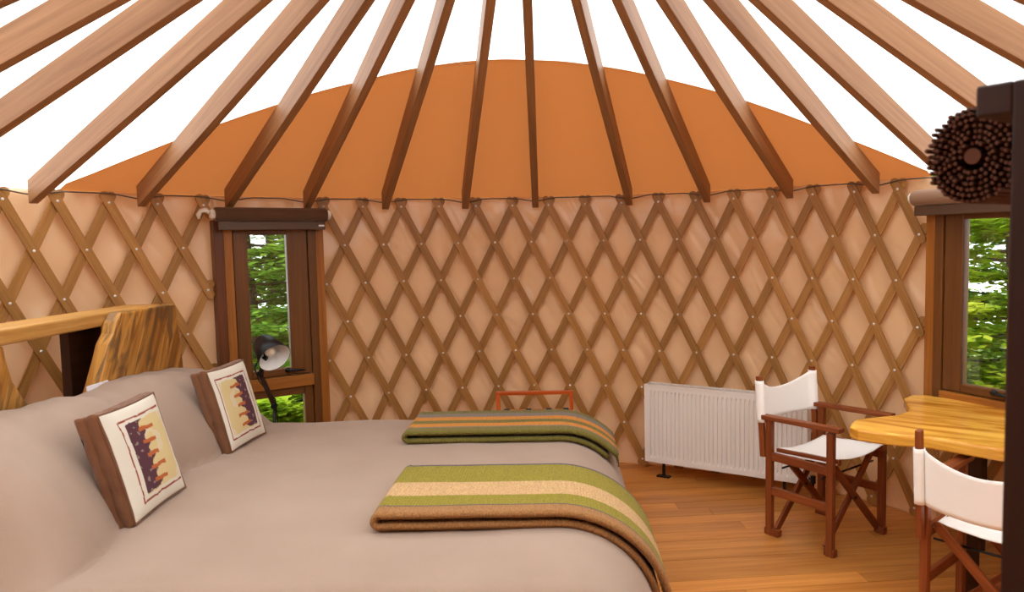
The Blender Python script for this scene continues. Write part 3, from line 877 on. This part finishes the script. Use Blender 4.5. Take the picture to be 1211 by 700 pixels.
# ------------------------------------------------------------------ reading lamp
LP = Vector((-1.668, 1.98, 0))
lamp = empty('reading_lamp', LP, label='black reading lamp with jointed arm and round shade before the narrow window', cat='lamp')
lm = MB(); lm.lathe((0, 0, 0), (0, 0, 1), [(0, 0.001), (0, 0.12), (0.012, 0.12), (0.022, 0.10), (0.026, 0.001)], 28); lm.build('base', M['black'], lamp, smooth=False)
j0 = Vector((0.045, 0, 0.74)); j1 = Vector((-0.03, -0.02, 0.96)); j2 = Vector((0.02, -0.05, 1.065))
MB().tube([(0, 0, 0.02), j0 * 0.5, j0], 0.010, 10).build('pole', M['black'], lamp, smooth=True)
MB().bar(j0, j1, 0.03, 0.016, (0, -1, 0)).build('lower_arm', M['dark'], lamp, bevel=0.003)
MB().bar(j1, j2, 0.028, 0.016, (0, -1, 0)).build('upper_arm', M['dark'], lamp, bevel=0.003)
for j in (j0, j1, j2):
    k = MB(); k.lathe(j + Vector((0, 0.018, 0)), (0, -1, 0), [(0, 0.001), (0, 0.017), (0.04, 0.017), (0.04, 0.001)], 14); k.build('joint', M['black'], lamp)
ax = Vector((0.62, -0.52, -0.50)).normalized(); top = j2 + Vector((0.012, -0.02, 0.085)) - ax * 0.055
sh = MB(); sh.lathe(top, ax, [(-0.012, 0.001), (-0.012, 0.03), (0.0, 0.052), (0.03, 0.072), (0.10, 0.086), (0.185, 0.104), (0.185, 0.1015)], 32)
shade = sh.build('shade', M['black'], lamp, smooth=True)
si = MB(); si.lathe(top, ax, [(0.184, 0.1018), (0.10, 0.083), (0.03, 0.068), (0.006, 0.045), (0.004, 0.001)], 32); o = si.build('shade_lining', M['lampwhite'], shade, smooth=True); o['label'] = 'white inside of the lamp shade'
bu = MB(); bu.lathe(top, ax, [(0.01, 0.018), (0.05, 0.018), (0.075, 0.026), (0.10, 0.034), (0.13, 0.031), (0.145, 0.018), (0.15, 0.001)], 20); bu.build('bulb', M['bulb'], shade, smooth=True)
kn = MB(); kn.tube([j2, j2 + Vector((0.0, -0.01, 0.05)), top + ax * 0.03], 0.009, 8); kn.build('shade_bracket', M['black'], lamp, smooth=True)
cdm = MB(); cdm.tube([j2 + Vector((-.02, 0, .02)), j2 + Vector((-.055, -.01, -.03)), j1 + Vector((-.03, -.01, .03)), j1 + Vector((.0, -.02, -.05)), j0 + Vector((.015, -.02, .05)), j0 + Vector((.02, -.01, -.1)), (0.02, 0, 0.3), (0.06, 0, 0.03)], 0.004, 6); cdm.build('cord', M['black'], lamp, smooth=True)

# ------------------------------------------------------------------ luggage rack
rk = empty('luggage_rack', (0.07, 2.33, 0), label='orange-brown wooden luggage rack with dark straps, behind the foot of the bed', cat='luggage rack')
def rbar(nm, p, q, w_=0.028, h_=0.028, m_='rack', upv=(0, 0, 1)):
    o = MB().bar(p, q, w_, h_, upv).build(nm, M[m_], rk, bevel=0.004); return o
xl, xr, yf, ybk = -0.275, 0.285, -0.17, 0.20
rbar('back_rail', (xl, ybk, 0.545), (xr, ybk, 0.545)); rbar('front_rail', (xl, yf, 0.53), (xr + 0.05, yf, 0.53))
rbar('back_post', (xl + .01, ybk + 0.022, 0.40), (xl + .01, ybk + 0.035, 0.665), upv=(0, 1, 0)); rbar('back_post', (xr - .01, ybk + 0.022, 0.40), (xr - .01, ybk + 0.035, 0.665), upv=(0, 1, 0))
rbar('top_rail', (xl - .005, ybk + 0.036, 0.675), (xr + .005, ybk + 0.036, 0.675))
for x in (xl + 0.03, xr - 0.03):
    rbar('leg', (x, ybk, 0.54), (x, yf - 0.02, 0.0), upv=(1, 0, 0)); rbar('leg', (x + (0.03 if x < 0 else -0.03), yf, 0.53), (x + (0.03 if x < 0 else -0.03), ybk + 0.02, 0.0), upv=(1, 0, 0))
rbar('stretcher', (xl + 0.04, yf, 0.08), (xr - 0.04, yf, 0.08)); rbar('stretcher', (xl + 0.06, ybk, 0.08), (xr - 0.06, ybk, 0.08))
for x in (-0.20, -0.04, 0.11, 0.235):
    st = MB(); pts = []
    for i in range(13):
        t = i / 12; pts.append((x, ybk + (yf - ybk) * t, 0.562 - 0.015 * t - 0.03 * math.sin(PI * t)))
    st.grid(lambda i, j: Vector(pts[i]) + Vector(((-0.02, 0.02, 0.02, -0.02)[j], 0, (0.0015, 0.0015, -0.0015, -0.0015)[j])), 13, 4, wrapv=True)
    for yy, zz in ((ybk, 0.545), (yf, 0.53)):
        st.lathe((x - 0.02, yy, zz), (1, 0, 0), [(0, 0.014), (0, 0.0225), (0.04, 0.0225), (0.04, 0.014)], 12)
    st.build('strap', M['strap'], rk)

# ------------------------------------------------------------------ radiator
A_ = Vector((0.925, 2.70, 0)); B_ = Vector((1.945, 2.085, 0)); ang = math.atan2(B_.y - A_.y, B_.x - A_.x); LN = (B_ - A_).length
rad_ = empty('radiator', (A_ + B_) / 2, ang, label='white ribbed panel radiator on thin feet before the back wall', cat='radiator')
Z0, Z1 = 0.118, 0.70; HL = LN / 2
front = MB()
NR = int(LN / 0.0335); xs = []
pitch = (LN - 0.05) / NR
for k in range(NR):
    x = -HL + 0.025 + k * pitch
    xs += [(x, 0), (x + pitch * 0.55, 0), (x + pitch * 0.68, 1), (x + pitch * 0.87, 1)]
xs = [(-HL, 0)] + xs + [(HL - 0.025, 0), (HL, 0)]
zs = [Z0, Z0 + 0.035, Z0 + 0.055, Z1 - 0.055, Z1 - 0.035, Z1]
front.grid(lambda i, j: (xs[i][0], -0.05 + (0.011 if xs[i][1] and 2 <= j <= 3 else 0.0) , zs[j]), len(xs), len(zs))
fo = front.build('ribbed_panel', M['white'], rad_); 
bk = MB(); bk.box((0, 0.045, (Z0 + Z1) / 2), (LN, 0.012, Z1 - Z0)); bk.box((0, -0.034, (Z0 + Z1) / 2), (LN - 0.004, 0.008, Z1 - Z0 - 0.004)); bk.build('back_panel', M['white'], rad_)
for s in (-1, 1): MB().box((s * (HL - 0.001), 0.0, (Z0 + Z1) / 2 + 0.005), (0.006, 0.106, Z1 - Z0 + 0.004)).build('side_cover', M['white'], rad_, bevel=0.002)
gr = MB()
for k in range(int(LN / 0.02)): gr.box((-HL + 0.012 + k * 0.02, 0.0, Z1 + 0.004), (0.006, 0.094, 0.008))
gr.box((0, -0.05, Z1 + 0.003), (LN, 0.008, 0.012)); gr.box((0, 0.048, Z1 + 0.003), (LN, 0.008, 0.012))
gr.build('top_grille', M['white'], rad_)
for x in (-HL + 0.13, HL - 0.16):
    ft = MB(); ft.box((x, 0.0, 0.075), (0.02, 0.014, 0.15)); ft.box((x, 0.0, 0.005), (0.10, 0.05, 0.009)); ft.build('foot', M['black'], rad_)
pv = MB(); pv.tube([(HL + 0.03, 0, 0.0), (HL + 0.03, 0, 0.14), (HL, 0, 0.15)], 0.009, 10); pv.lathe((HL + 0.03, 0, 0.12), (0, 0, 1), [(0, 0.001), (0, 0.018), (0.05, 0.018), (0.05, 0.001)], 14); pv.build('valve', M['black'], rad_, smooth=False)

# ------------------------------------------------------------------ director's chairs
def chair(loc, rz, label, cz=0.0, sagx=0.08):
    """faces local -y; x is the width"""
    o = empty('folding_chair', loc, rz, label=label, cat='chair', group='folding canvas chairs at the table')
    W, D = 0.265, 0.205; ARM = 0.715
    def b(nm, p, q, w_, h_, upv=(0, 0, 1), m_='teak'):
        return MB().bar(p, q, w_, h_, upv).build(nm, M[m_], o, bevel=0.004)
    for s in (-1, 1):
        x = s * W
        for yy, nm in ((-D, 'front_leg'), (D, 'back_leg')):
            b(nm, (x, yy, 0.0), (x, yy, ARM - 0.012), 0.034, 0.042, (0, 1, 0))
        b('armrest', (x, D + 0.045, ARM), (x, -D - 0.065, ARM + 0.012), 0.058, 0.026)
        b('side_rail', (x, D - 0.02, 0.485), (x, -D + 0.02, 0.485), 0.024, 0.05)
        b('lower_rail', (x, D - 0.02, 0.275), (x, -D + 0.02, 0.275), 0.024, 0.05)
        xs_ = s * (W - 0.032)
        b('back_post', (x + s * 0.004, D + 0.044, 0.47), (x + s * 0.002, D + 0.078, 0.955), 0.026, 0.036, (0, 1, 0))
        b('seat_rail', (s * (W - 0.035), D - 0.03, 0.515), (s * (W - 0.035), -D - 0.035, 0.535), 0.028, 0.034)
    # crossed legs, front and back pair
    for yy, nm in ((-D + 0.02, 'front_cross'), (D - 0.06, 'back_cross')):
        dy = 0.022
        b('cross_bar', (-W + 0.035, yy, 0.515), (W - 0.012, yy, 0.035), 0.020, 0.044, (1, 0, 0.5))
        b('cross_bar', (W - 0.035, yy + dy, 0.515), (-W + 0.012, yy + dy, 0.035), 0.020, 0.044, (1, 0, 0.5))
        k = MB(); k.lathe((0, yy - 0.016, 0.275), (0, 1, 0), [(0, 0.001), (0, 0.009), (0.055, 0.009), (0.055, 0.001)], 10); k.build('pivot_bolt', M['black'], o)
    for s in (-1, 1):
        b('foot_block', (s * (W - 0.005), -D - 0.03, 0.022), (s * (W - 0.005), -D + 0.035, 0.022), 0.04, 0.04)
        b('foot_block', (s * (W - 0.005), D - 0.07, 0.022), (s * (W - 0.005), D + 0.03, 0.022), 0.04, 0.04)
    for yy in (D - 0.09, -D + 0.06):
        k = MB(); k.tube([(-W, yy, 0.43), (W, yy, 0.43)], 0.006, 8); k.build('brace_rod', M['black'], o, smooth=True)
    # seat cloth: sags between the seat rails and wraps them
    seat = MB(); n = 24; m_ = 16
    def fs(i, j):
        u = i / (n - 1); x = (u * 2 - 1) * (W - 0.018); v = j / (m_ - 1); y = D - 0.035 - v * (2 * D - 0.01)
        z = 0.537 + 0.020 * v - 0.035 * (1 - (2 * u - 1) ** 2) * (0.8 + 0.3 * math.sin(PI * v)) + 0.002 * noise.noise(Vector((u * 5, v * 5, 0)))
        if i in (0, n - 1): z -= 0.035
        return (x, y, z)
    seat.grid(fs, n, m_); so_ = seat.build('seat', M['canvas'], o, smooth=True)
    sd_ = so_.modifiers.new('thick', 'SOLIDIFY'); sd_.thickness = 0.004; sd_.offset = 0
    # back cloth: sleeves round the posts and a band sagging between them
    bk_ = MB(); n = 40; m_ = 12; z0, z1 = 0.68 + cz, 0.93 + cz
    path = []
    for k in range(16):            # sleeve round the left post: inside, front, outside, back
        a = -2 * PI * k / 15
        path.append((-W - 0.003 + 0.021 * math.cos(a), 0.027 * math.sin(a), 0.0))
    for k in range(1, 24):         # band between the posts
        t = k / 24; x = -W + 0.018 + (2 * W - 0.036) * t
        path.append((x, 0.006 + 0.06 * math.sin(PI * t), math.sin(PI * t) ** 0.8))
    for k in range(16):
        a = PI + 2 * PI * k / 15
        path.append((W + 0.003 + 0.021 * math.cos(a), 0.027 * math.sin(a), 0.0))
    n = len(path)
    def fb_(i, j):
        x, dy, s_ = path[i]; v = j / (m_ - 1)
        zz = z0 + (z1 - z0) * v - sagx * s_ * (0.12 + 0.88 * v ** 1.5)
        yc = D + 0.044 + 0.034 * ((z0 + (z1 - z0) * v) - 0.47) / 0.485
        return (x, yc + dy * (1.0), zz + 0.003 * noise.noise(Vector((x * 9, zz * 9, 2))))
    bk_.grid(fb_, n, m_); bo = bk_.build('backrest', M['canvas'], o, smooth=True)
    sd_ = bo.modifiers.new('thick', 'SOLIDIFY'); sd_.thickness = 0.004; sd_.offset = 0
    return o
chair((1.853, 1.504, 0), R(36.9), 'folding wood and white canvas chair standing in front of the radiator')
chair((2.195, 0.258, 0), R(131.3), 'folding wood and white canvas chair seen from behind, tucked under the table', cz=-0.055, sagx=0.06)

# ------------------------------------------------------------------ table
TZ = 0.82
def tp_(p): return (CAM.x + (p[0] - CAM.x) * 0.98, CAM.y + (p[1] - CAM.y) * 0.98)
tpoly = [(1.81, 1.02), (1.775, 0.95), (1.79, 0.88), (1.89, 0.80), (2.08, 0.71), (2.28, 0.50), (2.62, 0.26), (3.02, 0.12), (3.02, 0.60), (2.86, 1.10), (2.77, 1.32), (2.62, 1.56), (2.53, 1.68), (2.44, 1.68), (2.36, 1.60), (2.335, 1.53), (2.30, 1.44), (2.28, 1.36), (2.22, 1.26), (2.12, 1.18), (1.97, 1.135), (1.86, 1.095)]
tpoly = [tp_(p) for p in tpoly]
ta = R(-38); ca_, sa_ = math.cos(ta), math.sin(ta)
tab = empty('table', (2.4, 0.95, 0), label='live-edge golden wood table below the window at the right', cat='table')
t_ = MB(); t_.prism([(x - 2.4, y - 0.95) for x, y in tpoly], TZ - 0.06, TZ)
t_.uv = [[(a * ca_ + b * sa_, -a * sa_ + b * ca_) for a, b in f] if len(f) > 4 else f for f in t_.uv]
fixn(t_.build('tabletop', M['table'], tab, bevel=0.012, seg=3))
for x, y in ((2.30, 0.75), (2.68, 0.42), (2.62, 1.25)):
    MB().box((x - 2.4, y - 0.95, (TZ - 0.06) / 2), (0.07, 0.07, TZ - 0.06)).build('leg', M['dark'], tab, bevel=0.004)

# ------------------------------------------------------------------ dark frame with the reed roll at the right
pf = empty('wooden_frame', (0.98, -1.80, 0), R(36.9), label='dark brown post and rail frame at the right edge, close to the camera', cat='frame')
def pbar(nm, p, q, w_, h_, upv=(0, 0, 1)): return MB().bar(p, q, w_, h_, upv).build(nm, M['post'], pf, bevel=0.004)
pbar('post', (0, 0, 0), (0, 0, 2.0), 0.13, 0.07, (0, 1, 0))
pbar('post', (1.15, 0, 0), (1.15, 0, 2.0), 0.11, 0.07, (0, 1, 0))
pbar('top_rail', (-0.062, 0.06, 1.978), (1.2, 0.06, 1.978), 0.05, 0.045)
pbar('ledge', (0.55, 0.185, 1.822), (1.2, 0.185, 1.822), 0.10, 0.03)
pbar('bracket', (0.60, 0.0, 1.79), (0.60, 0.235, 1.79), 0.03, 0.03); pbar('bracket', (1.15, 0.0, 1.79), (1.15, 0.235, 1.79), 0.03, 0.03)
pbar('cross_rail', (0, 0, 1.79), (1.15, 0, 1.79), 0.03, 0.05)
rl = empty('rolled_reed_mat', (1.00, -1.55, 1.924), R(36.9), label='rolled-up dark reed mat on the dark frame, its round end facing the room', cat='mat roll')
re_ = MB(); rr = random.Random(9)
th = 0.0; r = 0.021
re_.tube([(-0.004, 0, 0), (0.95, 0, 0)], [0.014, 0.014], 14)
while r < 0.084:
    e = rr.uniform(-0.010, 0.006)
    a = rr.uniform(0, PI); c_, s_ = math.cos(th) * r, math.sin(th) * r
    re_.tube([(e, c_, s_), (e + 0.004, c_, s_), (0.95 + e, c_, s_)], [0.0032, 0.0044, 0.0044], 6)
    th += 0.0100 / max(r, 0.012); r += 0.0098 * 0.0100 / max(r, 0.012) / (2 * PI) * 1.0
    if th > 2 * PI * 12: break
o = re_.build('reeds', M['reed'], rl, smooth=False); o['kind'] = 'stuff'

# ------------------------------------------------------------------ trees outside
def tree(loc, h, rad, seed, mat, label, n_b=110, leaf=0.11):
    rr = random.Random(seed)
    o = empty('beech_tree', loc, 0, label=label, cat='tree')
    tr = MB(); tr.tube([(0, 0, -0.1), (0.05, 0.02, h * 0.35), (-0.03, 0.05, h * 0.7), (0, 0, h)], [0.09, 0.075, 0.045, 0.01], 8)
    lf = MB()
    for k in range(n_b):
        z = 0.15 + (h - 0.2) * (k + rr.random()) / n_b; a = rr.uniform(0, 2 * PI)
        L = rad * (1 - 0.55 * (z / h) ** 1.5) * rr.uniform(0.7, 1.1)
        d = Vector((math.cos(a), math.sin(a), rr.uniform(-0.05, 0.22)))
        tip = Vector((0, 0, z)) + d * L
        tr.tube([(0, 0, z), Vector((0, 0, z)) + d * L * 0.5, tip], [0.018, 0.011, 0.004], 5)
        side = Vector((-d.y, d.x, 0)).normalized()
        for q in range(260):
            t = rr.uniform(0.22, 1.05); wq = L * 0.42 * (1.1 - t * 0.7) * rr.uniform(-1, 1)
            c = Vector((0, 0, z)) + d * (L * t) + side * wq + Vector((0, 0, rr.gauss(0, 0.03) - 0.03 * abs(wq) / L))
            yaw = rr.uniform(0, 2 * PI); u = Vector((math.cos(yaw), math.sin(yaw), rr.uniform(-.3, .3))); v = Vector((-math.sin(yaw), math.cos(yaw), rr.uniform(-.45, .45)))
            sz = leaf * rr.uniform(0.6, 1.2); b = len(lf.v)
            lf.v += [c - u * sz * .6, c + v * sz * .33, c + u * sz * .6, c - v * sz * .33]
            lf.quad((b, b + 1, b + 2, b + 3))
    tr.build('trunk', M['bark'], o, smooth=True)
    f = lf.build('foliage', mat, o); f['kind'] = 'stuff'
    return o
tree((-3.3, 5.6, -0.55), 4.2, 1.5, 1, M['leaf'], 'green beech tree seen through the upper pane of the narrow window')
tree((-4.5, 9.3, -0.55), 6.2, 2.3, 2, M['leaf'], 'taller beech tree farther back behind the narrow window', 110)
tree((-0.2, 7.4, -0.55), 4.0, 1.5, 3, M['leaf'], 'beech tree farther right beyond the narrow window', 70)
tree((-2.35, 3.95, -0.55), 1.0, 0.6, 4, M['leaf2'], 'low bright green bush outside the narrow window', 26)
tree((4.6, 4.2, -0.55), 4.2, 1.5, 5, M['leaf2'], 'yellow-green beech tree seen through the window at the right')
tree((6.6, 6.6, -0.55), 5.4, 2.2, 6, M['leaf'], 'darker beech tree behind the yellow-green one', 110)
tree((7.6, 2.2, -0.55), 4.0, 1.5, 7, M['leaf2'], 'beech tree hidden behind the dark post, outside the right window', 50)
